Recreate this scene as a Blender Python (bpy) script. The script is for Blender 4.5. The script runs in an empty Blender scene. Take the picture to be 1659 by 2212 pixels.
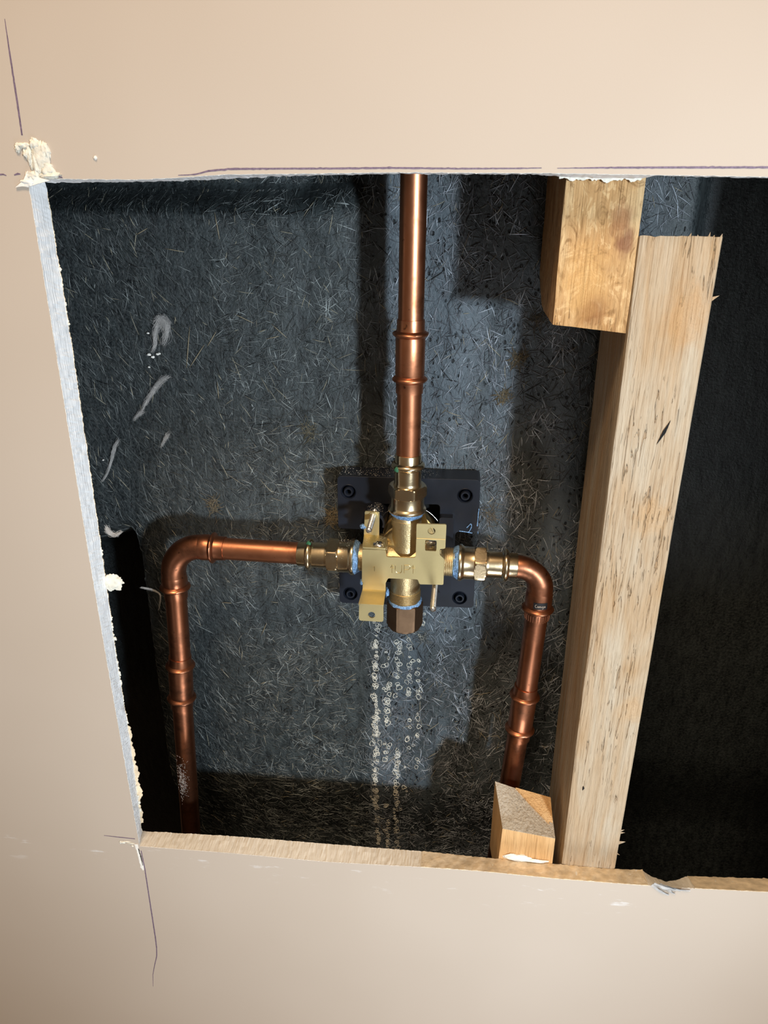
import bpy, bmesh, math, random
import numpy as np
from mathutils import Vector, Matrix, noise as mnoise

S = 0.001                                  # all shapes below are written in millimetres
random.seed(7); rng = np.random.default_rng(11)
scene = bpy.context.scene
C = scene.collection

# ------------------------------------------------------------------ camera
cam_d = bpy.data.cameras.new('camera'); cam = bpy.data.objects.new('camera', cam_d); C.objects.link(cam)
cam_d.sensor_fit = 'VERTICAL'; cam_d.sensor_height = 36.0; cam_d.sensor_width = 36.0*1659/2212
cam_d.lens = 1600.0/2212*36.0
cam_d.clip_start = 0.01
r_ = Vector((0.99416555, 0.04838539, -0.09640393)); d_ = Vector((-0.00716422, 0.92139215, 0.38856812)); n_ = Vector((0.10762685, -0.38561038, 0.91636297))
right = Vector((r_.x, n_.x, -d_.x)); down = Vector((r_.y, n_.y, -d_.y)); fwd = Vector((r_.z, n_.z, -d_.z))
M3 = Matrix((right, -down, -fwd)).transposed()
cam.matrix_world = Matrix.Translation((0, -0.374, 0)) @ M3.to_4x4()
scene.camera = cam

# ------------------------------------------------------------------ light and exposure
scene.view_settings.view_transform = 'Standard'; scene.view_settings.look = 'None'
scene.view_settings.gamma = 1.0; scene.view_settings.use_curve_mapping = False
scene.view_settings.exposure = 0.0

world = bpy.data.worlds.new('room_light'); scene.world = world; world.use_nodes = True
wn = world.node_tree; wn.nodes.clear()
wo = wn.nodes.new('ShaderNodeOutputWorld'); bg = wn.nodes.new('ShaderNodeBackground')
tc = wn.nodes.new('ShaderNodeTexCoord'); sp = wn.nodes.new('ShaderNodeSeparateXYZ'); rp = wn.nodes.new('ShaderNodeValToRGB')
mr = wn.nodes.new('ShaderNodeMapRange'); mr.inputs[1].default_value = -1; mr.inputs[2].default_value = 1
wn.links.new(tc.outputs['Generated'], sp.inputs[0]); wn.links.new(sp.outputs['Z'], mr.inputs[0]); wn.links.new(mr.outputs[0], rp.inputs[0])
el = rp.color_ramp.elements
el[0].position = 0.0; el[0].color = (0.11, 0.068, 0.04, 1)
el[1].position = 1.0; el[1].color = (1.0, 0.74, 0.48, 1)
for p_, c_ in ((0.38, (0.26, 0.18, 0.115, 1)), (0.58, (0.46, 0.35, 0.24, 1)), (0.80, (0.85, 0.67, 0.46, 1))):
    e = el.new(p_); e.color = c_
wn.links.new(rp.outputs[0], bg.inputs['Color']); bg.inputs['Strength'].default_value = 0.42
wn.links.new(bg.outputs[0], wo.inputs[0])

def lamp(name, kind, loc, target, power, color, size=0.05, **kw):
    ld = bpy.data.lights.new(name, kind); ld.energy = power; ld.color = color
    if kind == 'AREA':
        ld.shape = kw.get('shape', 'DISK'); ld.size = size
        if 'size_y' in kw: ld.size_y = kw['size_y']
    else:
        ld.shadow_soft_size = size
    if kind == 'SPOT':
        ld.spot_size = kw['cone']; ld.spot_blend = kw['blend']
    o = bpy.data.objects.new(name, ld); C.objects.link(o)
    o.location = loc; o.rotation_euler = (Vector(target)-Vector(loc)).to_track_quat('-Z', 'Y').to_euler()
    return o
lamp('work_light', 'SPOT', (0.62, -1.04, -0.06), (0.05, 0.0, -0.18), 74, (0.76, 0.89, 1.0), 0.045, cone=math.radians(46), blend=0.95)
lamp('low_fill_light', 'AREA', (0.15, -0.42, -0.88), (0.11, 0.0, -0.58), 2.6, (0.88, 0.94, 1.0), 0.30)  # added cool fill that brightens the wall below the opening
lamp('ceiling_light', 'AREA', (-0.12, -0.70, 1.05), (-0.05, 0.0, 0.1), 15, (1.0, 0.76, 0.52), 0.35)

# ------------------------------------------------------------------ materials
class NT:
    def __init__(self, name):
        self.m = bpy.data.materials.new(name); self.m.use_nodes = True
        self.t = self.m.node_tree; self.b = self.t.nodes['Principled BSDF']; self._co = None
    def n(self, ty, **kw):
        nd = self.t.nodes.new(ty)
        for k, v in kw.items(): setattr(nd, k, v)
        return nd
    def l(self, a, b): self.t.links.new(a, b)
    def co(self, scale=(1, 1, 1), loc=(0, 0, 0), rot=(0, 0, 0)):
        if self._co is None: self._co = self.n('ShaderNodeTexCoord')
        mp = self.n('ShaderNodeMapping'); mp.inputs['Scale'].default_value = scale
        mp.inputs['Location'].default_value = loc; mp.inputs['Rotation'].default_value = rot
        self.l(self._co.outputs['Object'], mp.inputs[0]); return mp.outputs[0]
    def noise(self, scale, detail=3, rough=.5, vec=None, dist=0):
        nd = self.n('ShaderNodeTexNoise'); nd.inputs['Scale'].default_value = scale; nd.inputs['Detail'].default_value = detail
        nd.inputs['Roughness'].default_value = rough; nd.inputs['Distortion'].default_value = dist
        self.l(vec if vec is not None else self.co(), nd.inputs['Vector']); return nd.outputs['Fac']
    def ramp(self, fac, stops):
        nd = self.n('ShaderNodeValToRGB'); e = nd.color_ramp.elements
        e[0].position = stops[0][0]; e[0].color = (*stops[0][1], 1); e[1].position = stops[-1][0]; e[1].color = (*stops[-1][1], 1)
        for p, c in stops[1:-1]:
            x = e.new(p); x.color = (*c, 1)
        self.l(fac, nd.inputs[0]); return nd.outputs[0]
    def mix(self, fac, a, b, mode='MIX'):
        nd = self.n('ShaderNodeMix', data_type='RGBA', blend_type=mode)
        for v, i in ((fac, 0), (a, 6), (b, 7)):
            if isinstance(v, (int, float)): nd.inputs[i].default_value = v
            elif isinstance(v, tuple): nd.inputs[i].default_value = (*v, 1)
            else: self.l(v, nd.inputs[i])
        return nd.outputs[2]
    def math(self, op, a, b=0.0, clamp=False):
        nd = self.n('ShaderNodeMath', operation=op); nd.use_clamp = clamp
        for v, i in ((a, 0), (b, 1)):
            if isinstance(v, (int, float)): nd.inputs[i].default_value = v
            else: self.l(v, nd.inputs[i])
        return nd.outputs[0]
    def rng(self, v, a, b, c=0, d=1):
        nd = self.n('ShaderNodeMapRange'); nd.interpolation_type = 'SMOOTHSTEP'
        self.l(v, nd.inputs[0])
        for i, x in enumerate((a, b, c, d)): nd.inputs[i+1].default_value = x
        return nd.outputs[0]
    def xyz(self):
        s = self.n('ShaderNodeSeparateXYZ'); self.l(self.co(), s.inputs[0]); return s.outputs
    def col(self, c):
        if isinstance(c, tuple): self.b.inputs['Base Color'].default_value = (*c, 1)
        else: self.l(c, self.b.inputs['Base Color'])
    def set(self, rough=.5, metal=0, spec=.5):
        if isinstance(rough, (int, float)): self.b.inputs['Roughness'].default_value = rough
        else: self.l(rough, self.b.inputs['Roughness'])
        self.b.inputs['Metallic'].default_value = metal; self.b.inputs['Specular IOR Level'].default_value = spec
    def bump(self, h, strength=.3, dist=.001):
        nd = self.n('ShaderNodeBump'); nd.inputs['Strength'].default_value = strength; nd.inputs['Distance'].default_value = dist
        self.l(h, nd.inputs['Height']); self.l(nd.outputs[0], self.b.inputs['Normal'])

def mat_plain(name, c, rough=.6, metal=0, spec=.4, vary=.15, scale=300, bump=.0, bdist=.0005):
    t = NT(name); f = t.noise(scale, 4)
    t.col(t.ramp(f, [(.3, tuple(x*(1-vary) for x in c)), (.7, tuple(min(1, x*(1+vary)) for x in c))]))
    t.set(rough, metal, spec)
    if bump: t.bump(f, bump, bdist)
    return t.m

def mat_wall():
    t = NT('painted_plasterboard'); o = t.xyz()
    f = t.noise(9, 2); base = t.ramp(f, [(.3, (.505, .422, .345)), (.7, (.525, .442, .365))])
    # pale saw scuffs just under the sill of the opening
    band = t.math('MULTIPLY', t.rng(o[2], -.455, -.436), t.rng(o[2], -.4335, -.424, 1, 0))
    sc = t.rng(t.noise(1, 4, .6, t.co((38, 1, 150))), .60, .72)
    base = t.mix(t.math('MULTIPLY', t.math('MULTIPLY', band, sc), .5), base, (.85, .87, .9))
    t.col(base); t.set(.62, 0, .25)
    t.bump(t.noise(1500, 2), .06, .0004); return t.m

def mat_gypsum(name, a, b, sc=(260, 900, 60), rot=(.5, 0, 0)):
    t = NT(name); f = t.noise(1, 4, .6, t.co(sc, rot=rot))
    t.col(t.ramp(f, [(.3, a), (.7, b)])); t.set(.9, 0, .15); t.bump(f, .7, .0008); return t.m

def mat_wood(name, pale, mid, dark, ang=0.0, patch=.5, knots=(), mottle=0, cracks=.45):
    t = NT(name); o = t.xyz()
    g1 = t.noise(1, 5, .6, t.co((500, 500, 18), rot=(0, ang, 0)), .6)
    g2 = t.noise(1, 3, .55, t.co((55, 55, 9), rot=(0, ang, 0)), 1.0)
    g3 = t.noise(1, 3, .5, t.co((900, 900, 60)))
    c = t.ramp(g2, [(.36, pale), (patch, tuple((a+b)/2 for a, b in zip(pale, mid))), (.72, mid)])
    c = t.mix(t.math('MULTIPLY', t.rng(g1, .54, .70), t.rng(g2, .40, .66, .12, .75)), c, dark)
    c = t.mix(t.rng(g3, .45, .7, 0, .22), c, tuple(x*.62 for x in mid))
    crack = t.math('MULTIPLY', t.rng(t.noise(1, 3, .5, t.co((430, 430, 34), loc=(3, 1, 2), rot=(0, ang, 0)), 1.5), .60, .66), t.rng(t.noise(1, 2, .5, t.co((30, 30, 12), loc=(1, 5, 2))), .46, .56))
    c = t.mix(t.math('MULTIPLY', crack, cracks), c, dark)
    if mottle:
        mo = t.noise(1, 5, .65, t.co((130, 130, 70), loc=(2, 2, 2)), 2.5); c = t.mix(t.math('MULTIPLY', t.rng(mo, .52, .66), mottle), c, tuple(x*.55 for x in mid)); c = t.mix(t.math('MULTIPLY', t.rng(mo, .36, .46, 1, 0), mottle*.8), c, tuple(min(1, x*1.2) for x in pale))
    h = t.math('SUBTRACT', g1, t.math('MULTIPLY', crack, cracks*2))
    for (kx, kz, kr, kc, str_) in knots:
        px = t.math('SUBTRACT', o[0], kx*S); pz = t.math('MULTIPLY', t.math('SUBTRACT', o[2], kz*S), .7)
        dd = t.math('SQRT', t.math('ADD', t.math('MULTIPLY', px, px), t.math('MULTIPLY', pz, pz)))
        dn = t.math('ADD', dd, t.math('MULTIPLY', t.math('SUBTRACT', t.noise(180, 4), .5), kr*S*1.1))
        m = t.rng(dn, kr*S*.35, kr*S*1.3, 1, 0)
        ringf = t.math('SINE', t.math('MULTIPLY', dn, 3800))
        c = t.mix(t.math('MULTIPLY', m, str_), c, kc)
        c = t.mix(t.math('MULTIPLY', t.math('MULTIPLY', m, t.rng(ringf, .2, 1)), .15), c, dark)
    t.col(c); t.set(.72, 0, .25); t.bump(t.math('ADD', h, t.math('MULTIPLY', g3, .5)), .9, .0014); return t.m

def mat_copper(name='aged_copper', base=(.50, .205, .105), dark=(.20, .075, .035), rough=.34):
    t = NT(name); f = t.noise(60, 4, .6); g = t.noise(700, 3)
    c = t.ramp(f, [(.28, dark), (.48, base), (.78, tuple(min(1, x*1.18) for x in base))])
    spots = t.rng(t.noise(230, 3), .68, .74)
    c = t.mix(t.math('MULTIPLY', spots, .7), c, (.08, .035, .02))
    t.col(c); t.set(t.rng(f, .2, .8, rough+.12, rough-.03), 1.0, .5); t.bump(g, .10, .0002); return t.m

def mat_brass(name, base, rough, vary=.12, bump=.08, sc=900):
    t = NT(name); f = t.noise(90, 4, .6); g = t.noise(sc, 3)
    t.col(t.ramp(f, [(.3, tuple(x*(1-vary*2) for x in base)), (.65, base)]))
    t.set(t.rng(f, .2, .8, rough+.08, rough-.03), 1.0, .5); t.bump(g, bump, .0003); return t.m

def mat_panel():
    t = NT('fibreglass_panel_back'); o = t.xyz()
    big = t.noise(1, 3, .5, t.co((26, 1, 7)))
    mid = t.noise(1, 4, .6, t.co((170, 1, 60), rot=(0, .12, 0)))
    fine = t.noise(520, 4, .65)
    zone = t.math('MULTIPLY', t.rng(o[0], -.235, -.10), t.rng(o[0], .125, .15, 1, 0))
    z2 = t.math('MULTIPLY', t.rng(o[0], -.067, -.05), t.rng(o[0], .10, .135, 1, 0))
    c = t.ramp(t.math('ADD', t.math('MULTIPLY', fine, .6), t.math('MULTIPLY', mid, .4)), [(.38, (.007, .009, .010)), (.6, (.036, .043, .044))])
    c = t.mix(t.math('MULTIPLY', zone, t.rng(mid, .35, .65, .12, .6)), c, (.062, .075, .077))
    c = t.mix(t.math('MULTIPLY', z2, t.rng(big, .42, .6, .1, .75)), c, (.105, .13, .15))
    vor = t.n('ShaderNodeTexVoronoi'); vor.inputs['Scale'].default_value = 1; vor.inputs['Randomness'].default_value = 1
    t.l(t.co((300, 1, 190)), vor.inputs['Vector'])
    pit = t.math('MULTIPLY', t.rng(vor.outputs['Distance'], .20, .32, 1, 0), t.math('MULTIPLY', t.rng(t.noise(75, 3), .45, .56), t.math('MULTIPLY', t.rng(o[0], -.09, -.05), t.rng(o[0], .115, .13, 1, 0))))
    c = t.mix(t.math('MULTIPLY', pit, .92), c, (.003, .003, .004))
    t.col(c); t.set(t.rng(fine, .3, .7, .32, .6), 0, .45)
    h = t.math('SUBTRACT', t.math('ADD', fine, mid), t.math('MULTIPLY', pit, 1.4))
    t.bump(h, .7, .0012); return t.m

def mat_attr(name, rough=.35, spec=.6):
    t = NT(name); a = t.n('ShaderNodeVertexColor', layer_name='tint'); t.col(a.outputs[0]); t.set(rough, 0, spec); return t.m

M = dict(
    wall=mat_wall(),
    gyp=mat_gypsum('gypsum_core', (.93, .93, .93), (.97, .97, .97)),
    gyp_tan=mat_gypsum('warm_lit_gypsum_core', (.74, .66, .55), (.90, .83, .72), (700, 60, 100), (0, 0, .75)),  # sill gypsum, with the warm room light put into its tan colour
    paper=mat_plain('torn_paper', (.84, .81, .75), .9, vary=.1, bump=.4),
    tan=mat_plain('brown_backing_paper', (.74, .60, .42), .9, vary=.22, scale=160, bump=.6, bdist=.001),
    pencil=mat_plain('purple_pencil', (.17, .12, .17), .6, vary=.3, scale=900),
    plaster=mat_plain('crumbled_plaster', (.74, .70, .60), .9, vary=.14, scale=350, bump=.6, bdist=.001),
    stud=mat_wood('weathered_softwood', (.50, .41, .30), (.43, .27, .135), (.27, .145, .06), .03, .54,
                  ((109, -52, 12, (.50, .29, .13), .55), (107, -160, 9, (.52, .31, .14), .5), (115, -290, 8, (.52, .31, .14), .45))),
    block=mat_wood('knotty_softwood', (.62, .42, .215), (.46, .235, .08), (.22, .085, .025), .12, .45,
                  ((63, -50, 6.5, (.25, .10, .03), .8), (58, -36, 12, (.66, .38, .14), .6), (72, -8, 6, (.30, .12, .05), .6), (75, -18, 5, (.16, .05, .03), .7)), mottle=.75),
    endgrain=mat_wood('sawn_softwood', (.76, .48, .23), (.66, .37, .15), (.45, .23, .09), 0, .5, cracks=0),
    greywood=mat_wood('grey_sawn_softwood', (.52, .44, .34), (.42, .33, .23), (.20, .14, .09), 1.25, .5, cracks=.2),
    copper=mat_copper(), copper2=mat_copper('shaded_dark_copper', (.37, .145, .075), (.12, .05, .028), .32),  # darker copper copy: shade of the right pipes put into its colour
    brass=mat_brass('cast_brass', (.72, .57, .36), .22), valve=mat_brass('sandcast_brass', (.68, .53, .29), .43, .1, .6, 1100),
    bracket=mat_brass('gold_zinc_steel', (.62, .51, .265), .50, .03, .04), engraved=mat_brass('engraved_gold', (.90, .76, .42), .3, .02, 0),
    bronze=mat_brass('brown_bronze', (.20, .125, .075), .48, .15, .12), steel=mat_brass('threaded_steel', (.72, .69, .64), .26, .05, .02),
    sealant=mat_plain('blue_jointing_paste', (.17, .30, .50), .45, vary=.55, scale=900, bump=1.0, bdist=.001),
    plastic=mat_plain('black_plastic', (.008, .010, .016), .40, vary=.35, scale=60, bump=.05),
    hole=mat_plain('painted_recess_shade', (.004, .004, .004), .9, vary=.1),  # near-black colour standing in for shade inside cuts, slots and openings
    panel=mat_panel(), fibre=mat_attr('glass_strands', .42, .42),
    deposit=mat_plain('mineral_deposit', (.66, .63, .54), .7, vary=.25, scale=500),
    dust=mat_plain('grey_fluff', (.50, .48, .46), .95, vary=.2), green=mat_plain('green_spot', (.02, .11, .05), .6),
    label=mat_plain('black_label', (.006, .005, .005), .5, vary=.1), ink=mat_plain('cream_script', (.42, .34, .27), .6),
    back=mat_plain('light_stop_board', (.03, .03, .03), .9),
)

# ------------------------------------------------------------------ mesh helpers
def link(name, verts, faces, m, parent=None, smooth=None, kind=None, label=None, bevel=None):
    me = bpy.data.meshes.new(name)
    me.from_pydata([tuple(c*S for c in v) for v in verts], [], faces); me.update()
    bm = bmesh.new(); bm.from_mesh(me); bmesh.ops.recalc_face_normals(bm, faces=bm.faces); bm.to_mesh(me); bm.free()
    for mm in (m if isinstance(m, (list, tuple)) else [m]): me.materials.append(M[mm])
    if smooth is not None:
        for p in me.polygons: p.use_smooth = True
        me.set_sharp_from_angle(angle=math.radians(smooth))
    o = bpy.data.objects.new(name, me); C.objects.link(o)
    if parent is not None:
        o.parent = parent; o.matrix_parent_inverse = parent.matrix_world.inverted()
    if kind: o['kind'] = kind
    if label: o['label'] = label
    if bevel:
        b = o.modifiers.new('edge', 'BEVEL'); b.width = bevel*S; b.segments = 3; b.limit_method = 'ANGLE'; b.angle_limit = math.radians(50)
    return o

def thing(name, loc, label, cat, group=None):
    o = bpy.data.objects.new(name, None); C.objects.link(o); o.empty_display_size = .01
    o.location = [c*S for c in loc]; o['label'] = label; o['category'] = cat
    if group: o['group'] = group
    bpy.context.view_layer.update(); return o
def tag(o, label, cat, group=None):
    o['label'] = label; o['category'] = cat
    if group: o['group'] = group
    return o

class MB:
    def __init__(self): self.v = []; self.f = []
    def add(self, v, f):
        b = len(self.v); self.v += [tuple(x) for x in v]; self.f += [tuple(i+b for i in q) for q in f]; return self
    def link(self, name, m, parent=None, **kw): return link(name, self.v, self.f, m, parent, **kw)

def frame(ax):
    ax = Vector(ax).normalized(); h = Vector((0, -1, 0)) if abs(ax.y) < .9 else Vector((0, 0, 1))
    u = (h-ax*h.dot(ax)).normalized(); return ax, u, ax.cross(u)

def lathe(base, ax, prof, n=48, hexr=None, rot=0.0, cap=True, sides=6, wob=0):
    """prof: (distance along axis, radius[, hex flag]); u = towards the viewer for level or upright axes"""
    ax, u, w = frame(ax); base = Vector(base); v = []; f = []
    for i, p in enumerate(prof):
        s, r = p[0], p[1]
        for k in range(n):
            a = 2*math.pi*k/n; rr = r
            if len(p) > 2 and p[2]:                       # polygon with one flat towards u
                q = (a-rot+math.pi/sides) % (2*math.pi/sides)-math.pi/sides
                rr = min(r, p[2]/math.cos(q))
            if wob: rr += wob*mnoise.noise(Vector((math.cos(a)*2.3+s*.6, math.sin(a)*2.3, s*1.1+7)))
            v.append(base+ax*s+(u*math.cos(a)+w*math.sin(a))*rr)
    for i in range(len(prof)-1):
        for k in range(n):
            f.append((i*n+k, i*n+(k+1) % n, (i+1)*n+(k+1) % n, (i+1)*n+k))
    if cap:
        f.append(tuple(range(n))); f.append(tuple((len(prof)-1)*n+k for k in reversed(range(n))))
    return v, f

def sweep(pts, rad, n=24, cap=True):
    pts = [Vector(p) for p in pts]; v = []; f = []
    if isinstance(rad, (int, float)): rad = [rad]*len(pts)
    t0 = (pts[1]-pts[0]).normalized(); _, u, _ = frame(t0)
    for i, p in enumerate(pts):
        t = (pts[min(i+1, len(pts)-1)]-pts[max(i-1, 0)]).normalized()
        u = (u-t*u.dot(t)).normalized(); w = t.cross(u)
        for k in range(n):
            a = 2*math.pi*k/n; v.append(p+(u*math.cos(a)+w*math.sin(a))*rad[i])
    for i in range(len(pts)-1):
        for k in range(n): f.append((i*n+k, i*n+(k+1) % n, (i+1)*n+(k+1) % n, (i+1)*n+k))
    if cap: f += [tuple(range(n)), tuple((len(pts)-1)*n+k for k in reversed(range(n)))]
    return v, f

def box(x0, x1, y0, y1, z0, z1):
    v = [(x, y, z) for x in (x0, x1) for y in (y0, y1) for z in (z0, z1)]
    return v, [(0, 1, 3, 2), (4, 6, 7, 5), (0, 4, 5, 1), (2, 3, 7, 6), (0, 2, 6, 4), (1, 5, 7, 3)]

def rounded(pts, r, n=5):
    """round the corners of a closed 2-D outline"""
    out = []; N = len(pts)
    for i in range(N):
        p = Vector(pts[i]); a = Vector(pts[i-1])-p; b = Vector(pts[(i+1) % N])-p
        rr = min(r, a.length*.45, b.length*.45); a0 = p+a.normalized()*rr; b0 = p+b.normalized()*rr
        for k in range(n+1):
            t = k/n; q = a0*(1-t)**2+p*2*t*(1-t)+b0*t*t; out.append((q.x, q.y))
    return out
def circle(cx, cz, r, n=28): return [(cx+r*math.cos(2*math.pi*k/n), cz+r*math.sin(2*math.pi*k/n)) for k in range(n)]

def plate(outer, holes, y0, y1, to3=lambda a, b, y: (a, y, b)):
    """flat plate with holes between the planes y0 and y1"""
    bm = bmesh.new(); loops = [outer]+list(holes); vid = []; es = []; flat = []
    for lp in loops:
        vs = [bm.verts.new((p[0], p[1], 0)) for p in lp]; vid.append(range(len(flat), len(flat)+len(lp))); flat += list(lp)
        es += [bm.edges.new((vs[i], vs[(i+1) % len(vs)])) for i in range(len(vs))]
    bmesh.ops.triangle_fill(bm, edges=es, use_beauty=True); bm.verts.index_update()
    tris = [tuple(v.index for v in fc.verts) for fc in bm.faces]; bm.free(); N = len(flat)
    v = [to3(p[0], p[1], y0) for p in flat]+[to3(p[0], p[1], y1) for p in flat]
    f = tris+[tuple(i+N for i in reversed(t)) for t in tris]
    for ids in vid:
        ids = list(ids); L = len(ids)
        for i in range(L):
            a, b = ids[i], ids[(i+1) % L]; f.append((a, b, b+N, a+N))
    return v, f

def nz(x, y=0, z=0): return mnoise.noise(Vector((x, y, z)))
def lerp_list(L, t):
    """L: sorted (key, value) pairs"""
    return float(np.interp(t, [a for a, _ in L], [b for _, b in L]))

# ------------------------------------------------------------------ front wall with the sawn opening
T = 15.5
left_f = [(-427, -213.2), (-414, -213.2), (-333, -214.2), (-267, -215), (-190, -215.4), (-61, -215), (9, -215)]
left_b = [(-431, -218.6), (-414, -217.5), (-346, -216), (-278, -216.5), (-197, -215.2), (-63, -213.8), (7, -214.5)]
bot_f = [(-214, -427), (-145, -425.2), (-79, -425), (-15, -421.5), (29, -420), (79, -420.4), (133, -419), (154, -418.2), (230, -413.6)]
bot_b = [(-217, -429), (-205, -428.4), (-150, -425.8), (-82, -424.7), (-16, -423.6), (30, -424.3), (118, -424.0), (139, -421.9), (145, -427), (156, -430.5), (163, -428), (168, -424.1), (230, -418.8)]
top_f = [(-215, 8.2), (-159, 8.0), (-136, 9.1), (-117, 10.4), (-80, 10.9), (-38, 11.6), (31, 11.6), (129, 10.5), (230, 9.5)]
top_b = [(-215, 6.6), (-165, 7.3), (-141, 8.0), (-94, 10.1), (-40, 11.4), (30, 11.5), (44, 10.2), (60, 9.6), (79, 9.9), (84, 11.2), (135, 10.3), (230, 9.4)]
def outline():
    st = []
    step = 1.1
    n1 = int(436/step)
    for i in range(n1): st.append(('L', 1-i/n1))
    n2 = int(437/step)
    for i in range(n2): st.append(('B', i/n2))
    for i in range(n1): st.append(('R', i/n1))
    for i in range(n2): st.append(('T', 1-i/n2))
    return st
OUT = outline()
def rim_point(side, t, y):
    """y from 0 (front) to T (back)"""
    k = y/T; jag = lambda s, q: (nz(s*.9, q*.35, 3)*.32+nz(s*.25, q*.15, 9)*.45)*(.6+.6*k)
    if side == 'L':
        z = -427+t*(8.2+427)
        zb = z+(-2.5*(1-t)-1.0*t)*k
        return (lerp_list(left_f, z)*(1-k)+lerp_list(left_b, zb)*k+jag(z, y), y, zb)
    if side == 'R':
        z = -413.6+t*(9.5+413.6); return (222+jag(z, y+40), y, z)
    if side == 'B':
        x = -213.2+t*(222+213.2); x2 = x-5*(1-t)*k
        return (x2, y, lerp_list(bot_f, x)*(1-k)+lerp_list(bot_b, x2)*k+jag(x*1.3, y+80)*.9)
    x = -215+t*437; return (x, y, lerp_list(top_f, x)*(1-k)+lerp_list(top_b, x)*k+jag(x, y+120)*.9)
rows = [0, .45, 3.5, 7, 10.5, 14.6, T]
N = len(OUT); V = []
WX, WZ0, WZ1 = 950, -1150, 700
def outer_point(side, t, y):
    if side == 'L': return (-WX, y, WZ0+t*(WZ1-WZ0))
    if side == 'R': return (WX, y, WZ0+t*(WZ1-WZ0))
    if side == 'B': return (-WX+t*2*WX, y, WZ0)
    return (-WX+t*2*WX, y, WZ1)
for s, t in OUT: V.append(outer_point(s, t, 0))
for y in rows:
    for s, t in OUT: V.append(rim_point(s, t, y))
for s, t in OUT: V.append(outer_point(s, t, T))
F = []; nr = len(rows)+1
for i in range(nr):
    for k in range(N): F.append((i*N+k, i*N+(k+1) % N, (i+1)*N+(k+1) % N, (i+1)*N+k))
for k in range(N): F.append((nr*N+k, nr*N+(k+1) % N, (k+1) % N, k))
wall = link('wall_front', V, F, ['wall', 'paper', 'gyp', 'gyp_tan'], kind='structure')
for i, p in enumerate(wall.data.polygons):
    row = i//N; side = OUT[i % N][0]
    p.material_index = 0 if row in (0, nr-1, nr) else (1 if row == 1 else (3 if side == 'B' else 2))
bpy.context.view_layer.update()
def ribbon(pts, w, y=-.12, th=.12, jag=0.0, seg=1.5):
    """thin strip of pencil or paper following pts (x, z, width factor) on the wall face"""
    P = []
    for a, b in zip(pts[:-1], pts[1:]):
        L = math.hypot(b[0]-a[0], b[1]-a[1]); n = max(1, int(L/seg))
        for i in range(n):
            q = i/n; P.append([a[j]*(1-q)+b[j]*q for j in range(3)])
    P.append(list(pts[-1])); v = []; f = []
    for i, p in enumerate(P):
        a = P[max(i-1, 0)]; b = P[min(i+1, len(P)-1)]; t = Vector((b[0]-a[0], b[1]-a[1])).normalized(); nn = Vector((-t.y, t.x))
        h = w*p[2]*.5; j1 = 1+jag*nz(i*.9, 5); j2 = 1+jag*nz(i*.9, 15)
        for s_, yy in ((h*j1, y+th), (h*j1, y), (-h*j2, y), (-h*j2, y+th)):
            v.append((p[0]+nn.x*s_, yy, p[1]+nn.y*s_))
    for i in range(len(P)-1):
        for k in range(4): f.append((i*4+k, i*4+(k+1) % 4, i*4+4+(k+1) % 4, i*4+4+k))
    f += [(0, 1, 2, 3), (len(P)*4-1, len(P)*4-2, len(P)*4-3, len(P)*4-4)]
    return v, f
for pts, w, jg in (
    ([(-213.3, 74, .3), (-213.6, 60, 1), (-213.8, 40, 1.2), (-214.1, 27, 1)], .75, .5),
    ([(-234, 9.9, 1), (-227, 10.0, 1), (-225.6, 9.5, .4)], .8, .5),
    ([(-221.5, 9.7, .5), (-219.5, 10.3, 1), (-218.2, 10.2, .5)], .9, .5),
    ([(-204, 10.8, .5), (-200, 9.6, 1), (-197, 8.6, .6)], .8, .5),
    ([(-139, 10.0, .4), (-131, 10.3, .8), (-124, 11.9, 1.1), (-113, 12.8, 1.3), (-90, 13.0, 1.1), (-60, 13.2, 1.2), (-38, 13.5, 1.2), (-5, 13.3, 1), (20, 13.5, .8), (31, 13.7, .5)], .7, .8),
    ([(38, 13.6, .4), (60, 13.9, 1.2), (90, 14.1, 1.5), (140, 14.3, 1.5), (200, 14.3, 1.2)], .6, .7),
    ([(-212.4, -431, .8), (-211.8, -450, 1), (-212.0, -480, 1.1), (-212.2, -520, 1.2), (-212.6, -532, 1), (-213.6, -541, .9), (-216.6, -552, .7), (-219.3, -563, .5), (-220.8, -577, .25)], .8, .5),
    ([(-238.5, -419.6, .5), (-227, -419.9, 1), (-215.6, -420.0, .8)], .7, .3)):
    v, f = ribbon(pts, w, jag=jg); link('pencil_line', v, f, 'pencil', wall)
# frayed paper lip round the front edge and the torn brown backing behind it
def fringe(side, t0, t1, y, wfun, th=.25, step=.0016):
    mb_v = []; f = []; t = t0; i = 0
    while t <= t1:
        p = rim_point(side, t, max(0, min(T, y))); q = wfun(t, i)
        n = {'L': (1, 0), 'B': (0, 1), 'T': (0, -1)}[side]
        for yy in (y-th/2, y+th/2):
            mb_v.append((p[0]-n[0]*.5, yy, p[2]-n[1]*.5)); mb_v.append((p[0]+n[0]*q, yy+q*.12, p[2]+n[1]*q))
        t += step; i += 1
    for k in range(i-1):
        a = k*4; b = a+4; f += [(a, a+1, b+1, b), (a+2, b+2, b+3, a+3), (a+1, a+3, b+3, b+1), (a, b, b+2, a+2)]
    return mb_v, f
v, f = fringe('T', .0, .999, .25, lambda t, i: .10+.35*max(0, nz(i*.55, 2))+.30*(t < .38)*max(0, nz(i*.2, 8)))
link('paper_fringe', v, f, 'paper', wall)
v, f = fringe('L', .02, .99, .25, lambda t, i: .05+.35*max(0, nz(i*.6, 22)))
link('paper_fringe', v, f, 'paper', wall)
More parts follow.
